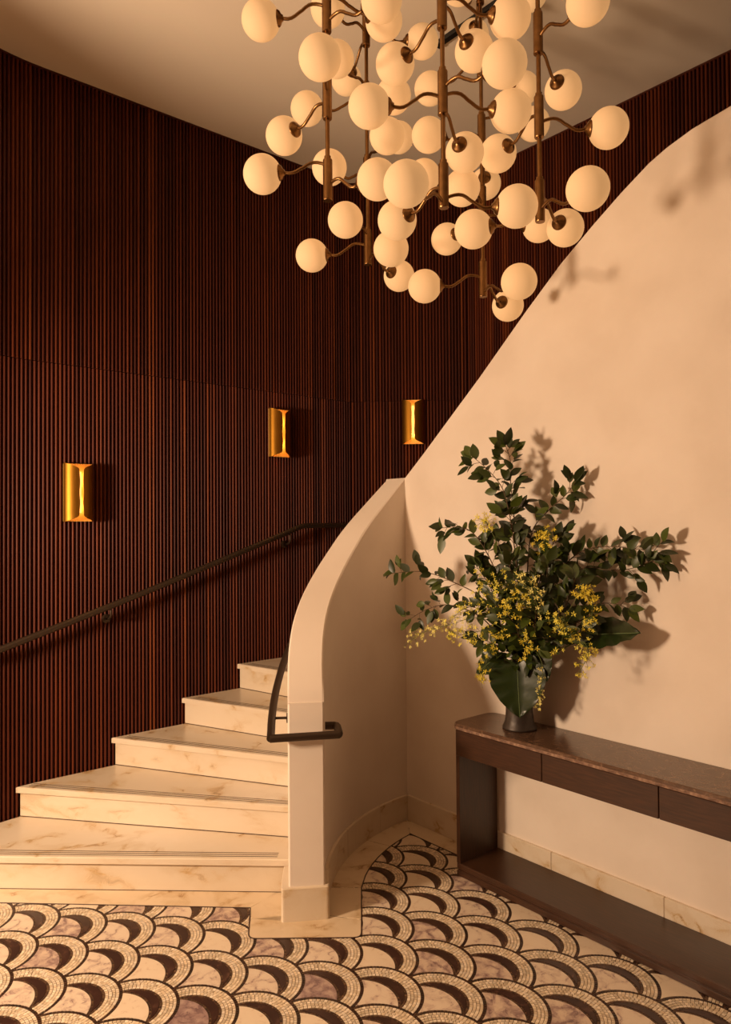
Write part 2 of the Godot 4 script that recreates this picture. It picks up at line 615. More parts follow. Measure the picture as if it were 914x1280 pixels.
func make_slat_walls() -> void:
	slat_low = slat_mesh(JOINT - 0.002)
	slat_high = slat_mesh(CEIL - JOINT - 0.012)
	var dep := 0.0222
	var w := setting("wall_left", "dark mahogany wall of narrow vertical slats beside the stairs")
	var s := mesh_tool()
	box(s, Vector3(LEFT - 0.3, -0.2, -4.4), Vector3(LEFT - dep, CEIL, RETURN_Z), 0.0005)
	part(s, "backing", M.slat[1], w)
	s = mesh_tool()
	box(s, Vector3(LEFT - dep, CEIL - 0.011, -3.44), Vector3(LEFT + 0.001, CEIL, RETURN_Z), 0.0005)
	part(s, "top_strip", M.slat[3], w)  # added dark strip, stands in for the thin shadow line under the ceiling
	var n := int((RETURN_Z + 3.44) / PITCH_SLAT)
	run_slats(w, Vector3(LEFT - dep, 0, RETURN_Z), Vector3(0, 0, -1), Vector3(1, 0, 0), n, 9999, (RETURN_Z + 3.44) / n)
	# curved return
	var c := Vector2(LEFT + RETURN_R, RETURN_Z)
	var r := setting("wall_left_return", "curved end of the mahogany slat wall")
	s = mesh_tool()
	var p := return_curve(dep)
	var q := return_curve(0.06)
	q.reverse()
	p.append_array(q)
	extrude(s, p, 0.0, CEIL, 0.0)
	part(s, "backing", M.slat[1], r)
	s = mesh_tool()
	p = return_curve(-0.001)
	q = return_curve(dep)
	q.reverse()
	p.append_array(q)
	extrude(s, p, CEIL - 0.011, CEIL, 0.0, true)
	part(s, "top_strip", M.slat[3], r)  # the same added strip for the ceiling shadow line, bent along the return
	var m := int((RETURN_R + dep) * deg_to_rad(RETURN_DEG) / PITCH_SLAT)
	for i in m:
		var a := PI - (i + 0.5) / m * deg_to_rad(RETURN_DEG)
		var out := Vector3(-cos(a), 0, -sin(a))
		var at := c + Vector2(cos(a), sin(a)) * (RETURN_R + dep)
		run_slats(r, Vector3(at.x, 0, at.y) - out.cross(Vector3.UP) * PITCH_SLAT * 0.5, out.cross(Vector3.UP), out, 1)
	# chamfered corner that carries the third sconce
	var k := setting("wall_corner", "mahogany slat panel across the corner between the two slatted walls")
	s = mesh_tool()
	var a0 := Vector2(LEFT, -3.44)
	var a1 := Vector2(-3.615, BACK)
	var dir := (a1 - a0).normalized()
	var nrm := Vector2(-dir.y, dir.x)
	extrude(s, PackedVector2Array([a0 - nrm * dep, a1 - nrm * dep, Vector2(-3.7, -4.4), Vector2(-4.5, -4.4), Vector2(-4.5, -3.5)]), -0.2, CEIL, 0.0)
	part(s, "backing", M.slat[1], k)
	s = mesh_tool()
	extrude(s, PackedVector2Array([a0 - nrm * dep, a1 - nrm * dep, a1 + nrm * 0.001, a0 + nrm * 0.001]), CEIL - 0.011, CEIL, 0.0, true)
	part(s, "top_strip", M.slat[3], k)  # added strip in place of the shadow line, across the corner
	run_slats(k, v3(a0 - nrm * dep, 0), v3(dir, 0), v3(nrm, 0), 37, 9999, a0.distance_to(a1) / 37.0)
	# back wall of the upper flight
	var bw := setting("wall_back", "mahogany slat wall rising above the sloping plaster wall")
	s = mesh_tool()
	box(s, Vector3(-3.75, -0.2, BACK - 0.3), Vector3(1.7, CEIL, BACK - dep), 0.0005)
	part(s, "backing", M.slat[1], bw)
	s = mesh_tool()
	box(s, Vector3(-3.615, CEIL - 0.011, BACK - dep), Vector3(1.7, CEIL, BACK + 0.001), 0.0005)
	part(s, "top_strip", M.slat[3], bw)  # added strip in place of the shadow line, along the back wall
	run_slats(bw, Vector3(-3.615, 0, BACK - dep), Vector3(1, 0, 0), Vector3(0, 0, 1), 135, 40)


# ---------------------------------------------------------------- floor
func circle(c: Vector2, r: float, n := 72) -> PackedVector2Array:
	var p := PackedVector2Array()
	for i in n:
		var a := TAU * i / n
		p.append(c + Vector2(cos(a), sin(a)) * r)
	return p


const SC_HALF := 0.17075        # half the width of one scallop
const SC_ROW := 0.14156         # distance between rows
const SC_R := 0.1766            # radius of the outer dark ring


func clipped(p: PackedVector2Array, fronts: Array) -> Array:
	var left := [p]
	for f in fronts:
		var next := []
		for q in left:
			for r in Geometry2D.clip_polygons(q, f):
				if not Geometry2D.is_polygon_clockwise(r) or true:
					next.append(r)
		left = next
	return left.filter(func(q): return absf(area2(q)) > 0.000008)


func ring_pieces(s: SurfaceTool, c: Vector2, r0: float, r1: float, step: float, fronts: Array, within, tones: Array, a_off := 0.0, joint := 0.0012) -> void:
	var n := int(TAU * (r0 + r1) * 0.5 / step)
	var g := 0.0010
	for i in n:
		var a := TAU * (i + a_off) / n + rng.randf_range(-0.05, 0.05) * TAU / n
		var da := TAU / n * 0.5
		var mid := c + Vector2(cos(a), sin(a)) * (r0 + r1) * 0.5
		if absf(mid.x) > SC_HALF + 0.004 or mid.y > 0.16:
			continue
		var j0 := rng.randf_range(0.0, 0.0006)
		var ga := joint / r1
		var p := PackedVector2Array()
		for k in [[r0 + g, -1], [r1 - g - j0, -1], [r1 - g, 1], [r0 + g + j0, 1]]:
			var aa: float = a + k[1] * (da - ga)
			p.append(c + Vector2(cos(aa), sin(aa)) * k[0])
		var list := [p]
		if within != null:
			list = Geometry2D.intersect_polygons(p, within)
		for q in list:
			for piece in clipped(q, fronts):
				var col: Color = tones[rng.randi_range(0, tones.size() - 1)]
				s.set_color((col * rng.randf_range(0.9, 1.08)).srgb_to_linear())
				extrude(s, piece, -0.003, rng.randf_range(-0.0004, 0.0), 0.0)


func make_floor() -> void:
	var f := setting("floor", "floor of cream and brown scallop mosaic with a marble border")
	var s := mesh_tool()
	box(s, Vector3(-5.0, -0.2, -4.4), Vector3(1.9, -0.0025, 3.4), 0.0005)
	part(s, "grout_bed", M.grout, f)
	# one scallop, in its own plan: x to the right, -y (world -z) towards its crown
	var c0 := Vector2(0, 0.053)
	var lens_c := Vector2(0, 0.128)
	var fronts := [circle(c0 + Vector2(SC_HALF, SC_ROW), SC_R + 0.0008), circle(c0 + Vector2(-SC_HALF, SC_ROW), SC_R + 0.0008), circle(c0 + Vector2(0, SC_ROW * 2), SC_R + 0.0008), PackedVector2Array([Vector2(SC_HALF, -1), Vector2(1, -1), Vector2(1, 1), Vector2(SC_HALF, 1)]), PackedVector2Array([Vector2(-SC_HALF, -1), Vector2(-1, -1), Vector2(-1, 1), Vector2(-SC_HALF, 1)])]
	var creams := [c8(229, 212, 187), c8(221, 203, 175), c8(234, 219, 197), c8(214, 194, 165)]
	var darks := [c8(66, 46, 36), c8(56, 40, 32), c8(78, 56, 44), c8(60, 50, 42)]
	var browns := [c8(98, 74, 58), c8(84, 62, 48), c8(110, 86, 66), c8(74, 56, 46)]
	var cream_m := []
	var dark_m := []
	for v in 3:
		var sc := mesh_tool()
		for row in 4:
			ring_pieces(sc, c0, 0.1158 + row * 0.0123, 0.1158 + (row + 1) * 0.0123, 0.0135, fronts, null, creams, row * 0.5)
		cream_m.append(finish(sc))
		var sd := mesh_tool()
		ring_pieces(sd, c0, 0.1652, SC_R, 0.0125, fronts, null, darks, 0.0, 0.0017)
		ring_pieces(sd, c0, 0.1055, 0.1152, 0.0105, fronts, null, browns, 0.0, 0.0014)
		ring_pieces(sd, lens_c, 0.1385, 0.1472, 0.0098, fronts, circle(c0, 0.1050), browns, 0.0, 0.0014)
		dark_m.append(finish(sd))
	var inner := circle(c0, 0.1048)
	var cres_s := mesh_tool()
	for q in Geometry2D.clip_polygons(inner, circle(lens_c, 0.1480)):
		for r in clipped(q, fronts):
			extrude(cres_s, r, -0.003, 0.0, 0.0)
	var cres_m := finish(cres_s)
	var lens_s := mesh_tool()
	for q in Geometry2D.intersect_polygons(circle(c0, 0.1142), circle(lens_c, 0.1378)):
		for r in clipped(q, fronts):
			extrude(lens_s, r, -0.003, 0.0, 0.0)
	var lens_m := finish(lens_s)
	var x0 := -2.3806
	var z0 := -2.2341
	for j in range(-6, 20):
		for i in range(-14, 16):
			if (i + j) % 2 == 0:
				continue
			var x := x0 + i * SC_HALF
			var z := z0 + j * SC_ROW
			var depth := -0.7631 * x - 0.6463 * z
			var side := 0.6463 * x - 0.7631 * z
			if depth < 1.85 or absf(side) > depth * 0.72 or z < -3.0 or x > -0.3:
				continue
			var h := Vector2(x, z + 0.03) - HUB
			if z < -1.9 and x < -2.3 and h.length() > 1.25:
				continue
			# behind the border of the first step
			if z > -2.0 and Vector2(x + 2.845, z + 1.737).dot(Vector2(-0.724, -0.690)) > 0.26:
				continue
			var t := Transform3D(Basis(), Vector3(x, 0, z))
			var v := rng.randi_range(0, 2)
			place(cream_m[v], "cream_tesserae", M.cream_stone, f, t).set_meta("kind", "stuff")
			place(dark_m[v], "dark_tesserae", M.dark_stone, f, t).set_meta("kind", "stuff")
			place(cres_m, "dark_crescent", M.crescent[rng.randi_range(0, 2)], f, t)
			var pick := rng.randf()
			place(lens_m, "marble_inlay", M.inlay[0 if pick < 0.45 else (1 if pick < 0.66 else (2 if pick < 0.88 else 3))], f, t)
	# marble border: along the first step, round the end of the curved wall, along the curve and the plaster wall
	var zone := stair_zone()
	border(f, Geometry2D.intersect_polygons(PackedVector2Array([Vector2(-4.40, -0.106), Vector2(-4.40, -0.30), Vector2(-2.894, -1.914), Vector2(-2.863, -1.738)]), zone))
	border(f, [PackedVector2Array([Vector2(-2.861, -1.735), Vector2(-2.778, -1.689), Vector2(-2.680, -1.775), Vector2(-2.92, -1.97)])])
	var rc := PackedVector2Array()
	rc.append(Vector2(-2.779, -1.686))
	rc.append_array(rounded(Vector2(-2.779, -1.686), Vector2(-2.655, -1.600), Vector2(-2.356, -1.957), 0.034))
	rc.append_array(rounded(Vector2(-2.655, -1.600), Vector2(-2.356, -1.957), Vector2(-2.460, -2.044), 0.034))
	rc.append(Vector2(-2.460, -2.044))
	rc.append(Vector2(-2.62, -1.93))
	rc.append(Vector2(-2.70, -1.83))
	border(f, [rc])
	border(f, [PackedVector2Array([Vector2(-2.461, -2.046), Vector2(-2.674, -2.223), Vector2(-2.80, -2.09), Vector2(-2.62, -1.932)])])
	var ang := [143.0, 162.0, 179.9]
	for k in 2:
		var p := PackedVector2Array()
		if k == 0:
			p.append(Vector2(-2.676, -2.225))
		for i in 9:
			p.append(polar2(1.056, lerpf(ang[k] + (0.05 if k else 0.0), ang[k + 1] if k == 0 else 172.3, i / 8.0)))
		if k == 1:
			p.append(Vector2(-2.962, -2.813))
			p.append(Vector2(-3.13, -2.946))
		for i in 9:
			p.append(polar2(1.216, lerpf(ang[k + 1] if k == 0 else 176.0, ang[k], i / 8.0)))
		if k == 0:
			p.append(Vector2(-2.80, -2.094))
		border(f, [p])
	var edge := PackedVector2Array([Vector2(-2.963, -2.813)])
	for i in 9:
		edge.append(polar2(1.056, lerpf(172.0, 143.0, i / 8.0)))
	edge.append(Vector2(-2.676, -2.225))
	edge.append_array(rounded(Vector2(-2.676, -2.225), Vector2(-2.356, -1.957), Vector2(-2.655, -1.600), 0.034))
	edge.append_array(rounded(Vector2(-2.356, -1.957), Vector2(-2.655, -1.600), Vector2(-2.861, -1.735), 0.034))
	edge.append(Vector2(-2.861, -1.735))
	edging(f, edge)
	edging(f, PackedVector2Array([Vector2(-2.861, -1.735), Vector2(-4.2, -0.313)]))
	edging(f, PackedVector2Array([Vector2(0.02, -2.813), Vector2(-2.963, -2.813)]))
	var xs := [-2.9635, -2.37, -1.77, -1.17, -0.57, 0.03]
	for i in xs.size() - 1:
		var p := PackedVector2Array([Vector2(xs[i], -2.813), Vector2(xs[i + 1] - 0.0015, -2.813), Vector2(xs[i + 1] - 0.0015, -2.946), Vector2(xs[i] if i else -3.127, -2.946)])
		border(f, [p])


func border(f: Node, polys: Array) -> void:
	for p in polys:
		var s := mesh_tool()
		extrude(s, inset(p, 0.0012), -0.0035, 0.0012, 0.0008)
		part(s, "border_slab", M.marble_c, f)


func edging(f: Node, line: PackedVector2Array) -> void:
	# the dark line laid along the edge of the marble border
	var s := mesh_tool()
	for i in line.size() - 1:
		var n := (line[i + 1] - line[i]).normalized().orthogonal() * 0.0028
		extrude(s, PackedVector2Array([line[i] - n, line[i + 1] - n, line[i + 1] + n, line[i] + n]), -0.003, 0.0016, 0.0)
	part(s, "dark_edging", M.crescent[0], f)


func rounded(a: Vector2, b: Vector2, c: Vector2, r: float) -> PackedVector2Array:
	var p := PackedVector2Array()
	var u := b + (a - b).normalized() * r
	var w := b + (c - b).normalized() * r
	for i in 5:
		var t := i / 4.0
		p.append(u.lerp(b, t).lerp(b.lerp(w, t), t))
	return p


# ---------------------------------------------------------------- stairs
func stair_zone() -> PackedVector2Array:
	var p := PackedVector2Array([Vector2(LEFT, -4.06)])
	p.append_array(return_curve(0.0))
	p.append(Vector2(-3.9, -0.2))
	p.append(Vector2(-1.0, -0.2))
	p.append(Vector2(-1.0, -4.06))
	return p


func wedge(a0: float, a1: float, shift0: float, shift1: float) -> Array:
	# plan of one winder between two lines through the hub, each moved forward by a shift
	var p := PackedVector2Array()
	var rin := 1.365
	var d0 := polar2(1.0, a0) - HUB
	var d1 := polar2(1.0, a1) - HUB
	var n0 := Vector2(-d0.y, d0.x) * -1.0    # towards the lower side
	var n1 := Vector2(-d1.y, d1.x) * -1.0
	p.append(HUB + d0 * 4.0 + n0 * shift0)
	p.append(HUB + d0 * rin + n0 * shift0)
	for i in range(1, 6):
		p.append(polar2(rin, lerpf(a0, a1, i / 6.0)))
	p.append(HUB + d1 * rin + n1 * shift1)
	p.append(HUB + d1 * 4.0 + n1 * shift1)
	return Geometry2D.intersect_polygons(p, stair_zone())


func make_stairs() -> void:
	var t := thing("winder_staircase", "cream marble winder stairs fanning round the curved plaster wall", "staircase")
	var ang := []
	for i in 7:
		ang.append(180.0 - (47.45 - 8.92 * i) + (4.5 if i == 5 else 0.0))
	for i in 6:
		var y1 := RISE * (i + 1)
		var a0: float = ang[i]
		var a1: float = ang[i + 1]
		# tread: its nosing stands 18 mm proud of the riser
		var s := mesh_tool()
		if i < 5:
			for p in wedge(a0, a1, 0.0, -0.03):
				extrude(s, p, y1 - 0.03, y1, 0.004, true)
		else:
			for p in landing(a0):
				extrude(s, p, y1 - 0.03, y1, 0.004, true)
		var tr := part(s, "tread" if i < 5 else "landing", M.marble if i % 2 else M.marble_b, t)
		# three grip grooves along the nosing
		s = mesh_tool()
		var d := polar2(1.0, a0) - HUB
		var n := Vector2(-d.y, d.x)
		var r_out: float = minf(2.31 / -d.x, 3.6) - 0.07
		if i == 0:
			r_out = 2.80
		for k in 3:
			var off := 0.028 + 0.019 * k
			var g0 := HUB + d * (1.44 if i == 0 else 1.37) + n * off
			var g1 := HUB + d * r_out + n * off
			extrude(s, PackedVector2Array([g0 - n * 0.0028, g1 - n * 0.0028, g1 + n * 0.0028, g0 + n * 0.0028]), y1 - 0.002, y1 + 0.0004, 0.0)
		part(s, "grip_strip", M.groove, tr)
		# riser
		s = mesh_tool()
		var h0 := d * 1.365 + HUB + n * 0.02
		var h1 := d * 4.0 + HUB + n * 0.02
		for p in Geometry2D.intersect_polygons(PackedVector2Array([h0, h1, h1 + n * 0.03, h0 + n * 0.03]), stair_zone()):
			extrude(s, p, RISE * i - (0.002 if i else 0.0), y1 - 0.03, 0.0)
		var rs := part(s, "riser", M.marble_b if i % 2 else M.marble, t)
		# bead of grout along its foot
		s = mesh_tool()
		for p in Geometry2D.intersect_polygons(PackedVector2Array([h0 - n * 0.002, h1 - n * 0.002, h1 + n * 0.002, h0 + n * 0.002]), stair_zone()):
			extrude(s, p, RISE * i, RISE * i + 0.0035, 0.0)
		part(s, "grout_bead", M.groove, rs)


func landing(a0: float) -> Array:
	var d0 := polar2(1.0, a0) - HUB
	var p := PackedVector2Array([HUB + d0 * 4.0, HUB + d0 * 1.365])
	for i in range(1, 3):
		p.append(polar2(1.365, lerpf(a0, 180.0, i / 2.0)))
	p.append(Vector2(-3.28, WALL_Z - 0.158))
	p.append(Vector2(-1.5, WALL_Z - 0.158))
	p.append(Vector2(-1.5, BACK - 0.005))
	p.append(Vector2(-3.615, BACK - 0.005))
	p.append(Vector2(LEFT - 0.005, -3.44))
	return Geometry2D.intersect_polygons(p, stair_zone())


# ---------------------------------------------------------------- curved wall
const CURVE_TOP := [[180.0, 1.972], [175.5, 1.885], [171.0, 1.803], [163.0, 1.667], [156.8, 1.557], [149.3, 1.440], [142.4, 1.342], [137.5, 1.272], [134.0, 1.218], [131.0, 1.163], [128.5, 1.110], [126.5, 1.062], [125.0, 1.018], [124.0, 0.975], [123.5, 0.93]]
const R_IN := 1.212
const R_OUT := 1.370


func make_curved_wall() -> void:
	var s := mesh_tool()
	var rows := []
	var pts := []
	for k in CURVE_TOP:
		pts.append(Vector3(k[0], k[1], 0))
	for p in spline(pts, 3):
		rows.append([p.x, p.y])
	var b := 0.007
	for i in rows.size() - 1:
		var a0: float = rows[i][0]
		var y0: float = rows[i][1]
		var a1: float = rows[i + 1][0]
		var y1: float = rows[i + 1][1]
		var mid := (polar(1.0, (a0 + a1) * 0.5) - Vector3(HUB.x, 0, HUB.y))
		s.set_smooth_group(1)
		quad(s, polar(R_IN, a0, 0), polar(R_IN, a1, 0), polar(R_IN, a1, y1 - b), polar(R_IN, a0, y0 - b), -mid)
		s.set_smooth_group(2)
		quad(s, polar(R_OUT, a0, 0), polar(R_OUT, a1, 0), polar(R_OUT, a1, y1 - b), polar(R_OUT, a0, y0 - b), mid)
		s.set_smooth_group(3)
		quad(s, polar(R_IN + b, a0, y0), polar(R_IN + b, a1, y1), polar(R_OUT - b, a1, y1), polar(R_OUT - b, a0, y0), Vector3.UP)
		s.set_smooth_group(4)
		quad(s, polar(R_IN, a0, y0 - b), polar(R_IN, a1, y1 - b), polar(R_IN + b, a1, y1), polar(R_IN + b, a0, y0), Vector3.UP - mid)
		s.set_smooth_group(5)
		quad(s, polar(R_OUT, a0, y0 - b), polar(R_OUT, a1, y1 - b), polar(R_OUT - b, a1, y1), polar(R_OUT - b, a0, y0), Vector3.UP + mid)
	# the upright end face
	s.set_smooth_group(-1)
	var e: float = rows[rows.size() - 1][0]
	var ye: float = rows[rows.size() - 1][1]
	var fw := polar(1.0, e - 90.0) - Vector3(HUB.x, 0, HUB.y)
	var y_end := ye
	quad(s, polar(R_IN + b, e - 0.3, 0), polar(R_OUT - b, e - 0.3, 0), polar(R_OUT - b, e - 0.3, y_end), polar(R_IN + b, e - 0.3, y_end), fw)
	quad(s, polar(R_IN, e, 0), polar(R_IN + b, e - 0.3, 0), polar(R_IN + b, e - 0.3, y_end), polar(R_IN, e, y_end - b), fw - polar(1, e) + v3(HUB, 0))
	quad(s, polar(R_OUT, e, 0), polar(R_OUT - b, e - 0.3, 0), polar(R_OUT - b, e - 0.3, y_end), polar(R_OUT, e, y_end - b), fw + polar(1, e) - v3(HUB, 0))
	quad(s, polar(R_IN + b, e - 0.3, y_end), polar(R_OUT - b, e - 0.3, y_end), polar(R_OUT - b, e, ye), polar(R_IN + b, e, ye), Vector3.UP + fw)
	var o := part(s, "wall_curved", M.plaster, self)
	o.set_meta("kind", "structure")
	o.set_meta("label", "low curved plaster wall sweeping down to a pillar end")


func make_baseboards() -> void:
	var h := 0.143
	# plinth round the end of the curved wall
	var pl := setting("baseboard_curved", "veined marble baseboard following the curved plaster wall")
	var s := mesh_tool()
	var p := PackedVector2Array()
	p.append(polar2(1.195, 130.0))
	p.append(polar2(1.195, 126.0))
	p.append_array(rounded(polar2(1.195, 126.0), polar2(1.195, 122.6), polar2(1.402, 122.6), 0.014))
	p.append_array(rounded(polar2(1.195, 122.6), polar2(1.402, 122.6), polar2(1.402, 126.0), 0.014))
	p.append(polar2(1.402, 126.0))
	p.append(polar2(1.402, 131.5))
	p.append(polar2(1.36, 131.5))
	p.append(polar2(1.36, 124.5))
	p.append(polar2(1.22, 124.5))
	p.append(polar2(1.22, 130.0))
	extrude(s, p, 0.0, h, 0.004)
	part(s, "plinth_block", M.marble, pl)
	for k in [[130.1, 151.0], [151.1, 168.0], [168.1, 179.3]]:
		s = mesh_tool()
		p = PackedVector2Array()
		for i in 9:
			p.append(polar2(1.197, lerpf(k[0], k[1], i / 8.0)))
		for i in 9:
			p.append(polar2(1.214, lerpf(k[1], k[0], i / 8.0)))
		extrude(s, p, 0.0, h, 0.003)
		part(s, "baseboard_piece", M.marble, pl)
	var br := setting("baseboard_right", "veined marble baseboard along the plaster wall behind the console")
	var xs := [-3.107, -2.62, -2.12, -1.56, -1.0, -0.44, 0.12, 0.68]
	for i in xs.size() - 1:
		s = mesh_tool()
		box(s, Vector3(xs[i], 0.0, WALL_Z - 0.002), Vector3(xs[i + 1] - 0.001, h, WALL_Z + 0.015), 0.003)
		part(s, "baseboard_piece", M.marble if i == 0 else M.marble_b, br)


# ---------------------------------------------------------------- handrails
func make_rails() -> void:
	var x := LEFT + 0.075
	var t := thing("wall_handrail", "dark bronze handrail climbing the mahogany slat wall on brackets", "handrail")
	var s := mesh_tool()
	var pts := []
	for p in [[-0.92, 1.035], [-1.024, 1.067], [-1.849, 1.327], [-2.70, 1.612], [-2.90, 1.682], [-2.96, 1.695], [-3.02, 1.697], [-3.40, 1.697]]:
		pts.append(Vector3(x, p[1], p[0]))
	tube(s, spline(pts, 4), 0.018, 14)
	part(s, "rail", M.bronze, t)
	for b in [Vector3(x, 1.245, -1.605), Vector3(x, 1.645, -2.838)]:
		s = mesh_tool()
		var wall := Vector3(LEFT - 0.002, b.y - 0.075, b.z)
		tube(s, spline([wall + Vector3(0.004, 0, 0), wall + Vector3(0.05, 0.004, 0), Vector3(b.x, b.y - 0.05, b.z), b - Vector3(0, 0.008, 0)], 5), 0.007, 8)
		var br := part(s, "bracket", M.bronze, t)
		s = mesh_tool(true)
		lathe(s, [[0.0, 0.012], [0.024, 0.012], [0.026, 0.009], [0.026, 0.0], [0.0, 0.0]], 20, Transform3D(Basis(Vector3.UP, Vector3.RIGHT, Vector3.FORWARD), wall))
		part(s, "rosette", M.bronze, br)
	# rail that wraps round the end of the curved wall
	t = thing("newel_handrail", "dark bronze handrail wrapped round the end of the curved plaster wall", "handrail")
	s = mesh_tool()
	var a_f := 121.1
	var path := [polar(1.206, 128.2, 0.80), polar(1.165, 128.2, 0.80), polar(1.154, 127.7, 0.80), polar(1.151, 127.0, 0.80), polar(1.150, 121.9, 0.80), polar(1.152, 121.3, 0.80), polar(1.163, a_f, 0.80)]
	tube(s, path, 0.0175, 12, true)
	tube(s, [polar(1.150, a_f, 0.80), polar(1.447, a_f, 0.797)], 0.0175, 12, true)
	var climb := [polar(1.444, a_f, 0.797)]
	for k in [[123.5, 0.812], [126.0, 0.836], [129.3, 0.876], [133.4, 0.934], [137.7, 0.998], [140.8, 1.046], [146.0, 1.126], [153.0, 1.235], [162.0, 1.375], [172.0, 1.53]]:
		climb.append(polar(1.441, k[0], k[1]))
	tube(s, spline(climb, 4), 0.0175, 12)
	part(s, "rail", M.bronze, t)
	for a in [[127.0, 0.845], [158.0, 1.31]]:
		s = mesh_tool()
		tube(s, [polar(1.372, a[0], a[1] - 0.0), polar(1.441, a[0], a[1] - 0.0)], 0.006, 8)
		var br := part(s, "bracket", M.bronze, t)
		s = mesh_tool()
		tube(s, [polar(1.369, a[0], a[1]), polar(1.376, a[0], a[1])], 0.022, 18)
		part(s, "rosette", M.bronze, br)


# ---------------------------------------------------------------- sconces
func make_sconces() -> void:
	var proto := make_sconce("gold wall sconce with a glowing slit above the lowest steps", Vector3(LEFT, 1.893, -1.444), PI / 2)
	var spots := [[Vector3(LEFT, 2.330, -2.797), PI / 2, "gold wall sconce with a glowing slit above the level end of the handrail"], [Vector3(-3.895, 2.452, -3.765), PI / 4, "gold wall sconce with a glowing slit on the corner slat panel"]]
	for k in spots:
		var o: Node3D = proto.duplicate()
		o.name = numbered("wall_sconce")
		add_child(o)
		o.position = k[0]
		o.rotation.y = k[1]
		o.set_meta("label", k[2])


func make_sconce(label: String, at: Vector3, turn: float) -> Node3D:
	var t := thing("wall_sconce", label, "sconce", at, turn, "gold sconces on the slat walls")
	var r := 0.081
	var h := 0.334
	var z0 := 0.012
	# two curved gold shields; the gap between them is a slit that flares out at both ends
	for sg in [-1.0, 1.0]:
		var s := mesh_tool(true)
		var rows := 36
		var cols := 8
		for lay in 2:
			var rr := r - 0.0025 * lay
			for i in rows:
				for j in cols:
					var q := []
					for k in [[i, j], [i + 1, j], [i + 1, j + 1], [i, j + 1]]:
						var ty: float = -1.0 + 2.0 * k[0] / rows
						ty = sin(ty * PI / 2)
						var a := lerpf(slit(ty), PI / 2, float(k[1]) / cols)
						q.append(Vector3(sin(a) * rr * sg, ty * h / 2, z0 + cos(a) * rr * 0.72))
					quad(s, q[0], q[1], q[2], q[3], Vector3(q[0].x, 0, q[0].z - z0) * (1.0 if lay == 0 else -1.0))
		part(s, "shield", M.gold, t)
	var s2 := mesh_tool()
	box(s2, Vector3(-0.078, -h / 2 + 0.004, -0.004), Vector3(0.078, h / 2 - 0.004, z0 + 0.002), 0.002)
	part(s2, "backplate", M.reflector, t)
	s2 = mesh_tool()
	tube(s2, [Vector3(0, -0.115, 0.036), Vector3(0, 0.115, 0.036)], 0.009, 12)
	part(s2, "lamp_tube", M.bulb, t)
	for y in [-0.07, 0.07]:
		lamp("sconce_light", Vector3(0, y, 0.036), 0.016, 0.008, Color(1.0, 0.52, 0.16), t)
	return t


func slit(ty: float) -> float:
	var e := clampf((absf(ty) - 0.74) / 0.26, 0.0, 1.0)
	return minf(PI / 2 - 0.02, 0.13 + 0.02 * cos(ty * 9.0) + (PI / 2 - 0.16) * pow(e, 2.2))


# ---------------------------------------------------------------- console
func make_console() -> void:
	var x0 := -2.465
	var x1 := -0.92
	var zf := -2.65
	var zb := -2.93
	var t := thing("console_table", "long dark walnut console with drawers and brown marble top against the plaster wall", "console", Vector3(x0, 0, zf))
	var o := Vector3(x0, 0, zf)
	var s := mesh_tool()
	# carcass behind the drawer fronts
	box(s, Vector3(x0 + 0.004, 0.583, zb) - o, Vector3(x1 - 0.004, 0.700, zf - 0.018) - o, 0.001)
	part(s, "carcass", M.wood, t)
	# marble top with rounded corners and a rough broken edge
	var c := PackedVector2Array()
	var a := Vector2(x0 - 0.02, zf + 0.014)
	var b := Vector2(x1 + 0.02, zf + 0.014)
	var d := Vector2(x1 + 0.02, -2.943)
	var e := Vector2(x0 - 0.02, -2.943)
	c.append_array(rounded(e, a, b, 0.06))
	c.append_array(rounded(a, b, d, 0.06))
	c.append_array(rounded(b, d, e, 0.06))
	c.append_array(rounded(d, e, a, 0.06))
	for i in c.size():
		c[i] -= Vector2(x0, zf)
	s = mesh_tool()
	extrude(s, c, 0.722, 0.737, 0.003, true)
	var top := part(s, "marble_top", M.brown_marble, t)
	s = mesh_tool()
	extrude(s, inset(c, -0.0015), 0.710, 0.7225, 0.0, true)
	part(s, "rough_edge", M.rough_edge, top)
	# drawer fronts
	var xs := [x0, -1.961, -1.427, x1]
	for i in 3:
		s = mesh_tool()
		box(s, Vector3(xs[i] + (0.0015 if i else 0.0), 0.579, zf - 0.02) - o, Vector3(xs[i + 1] - (0.0015 if i < 2 else 0.0), 0.703, zf) - o, 0.002)
		part(s, "drawer_front", M.wood, t)
	s = mesh_tool()
	box(s, Vector3(x0 + 0.003, 0.703, zb) - o, Vector3(x1 - 0.003, 0.711, zf - 0.004) - o, 0.001)
	part(s, "top_strip", M.wood, t)
	# end panels
	for px in [x0, x1 - 0.022]:
		s = mesh_tool()
		box(s, Vector3(px, 0.062, zb) - o, Vector3(px + 0.022, 0.580, zf - 0.001) - o, 0.0015)
		part(s, "end_panel", M.wood_up, t)
	# base shelf on a moulded plinth
	s = mesh_tool()
	box(s, Vector3(x0, 0.036, zb) - o, Vector3(x1, 0.063, zf) - o, 0.004)
	part(s, "base_shelf", M.wood, t)
	s = mesh_tool()
	box(s, Vector3(x0 + 0.006, 0.028, zb) - o, Vector3(x1 - 0.006, 0.037, zf - 0.006) - o, 0.001)
	part(s, "recessed_moulding", M.wood, t)
	s = mesh_tool()
	box(s, Vector3(x0, 0.0015, zb) - o, Vector3(x1, 0.029, zf) - o, 0.003)
	part(s, "plinth", M.wood, t)


# ---------------------------------------------------------------- vase and flowers
const MOUTH := Vector3(-2.195, 0.965, -2.80)


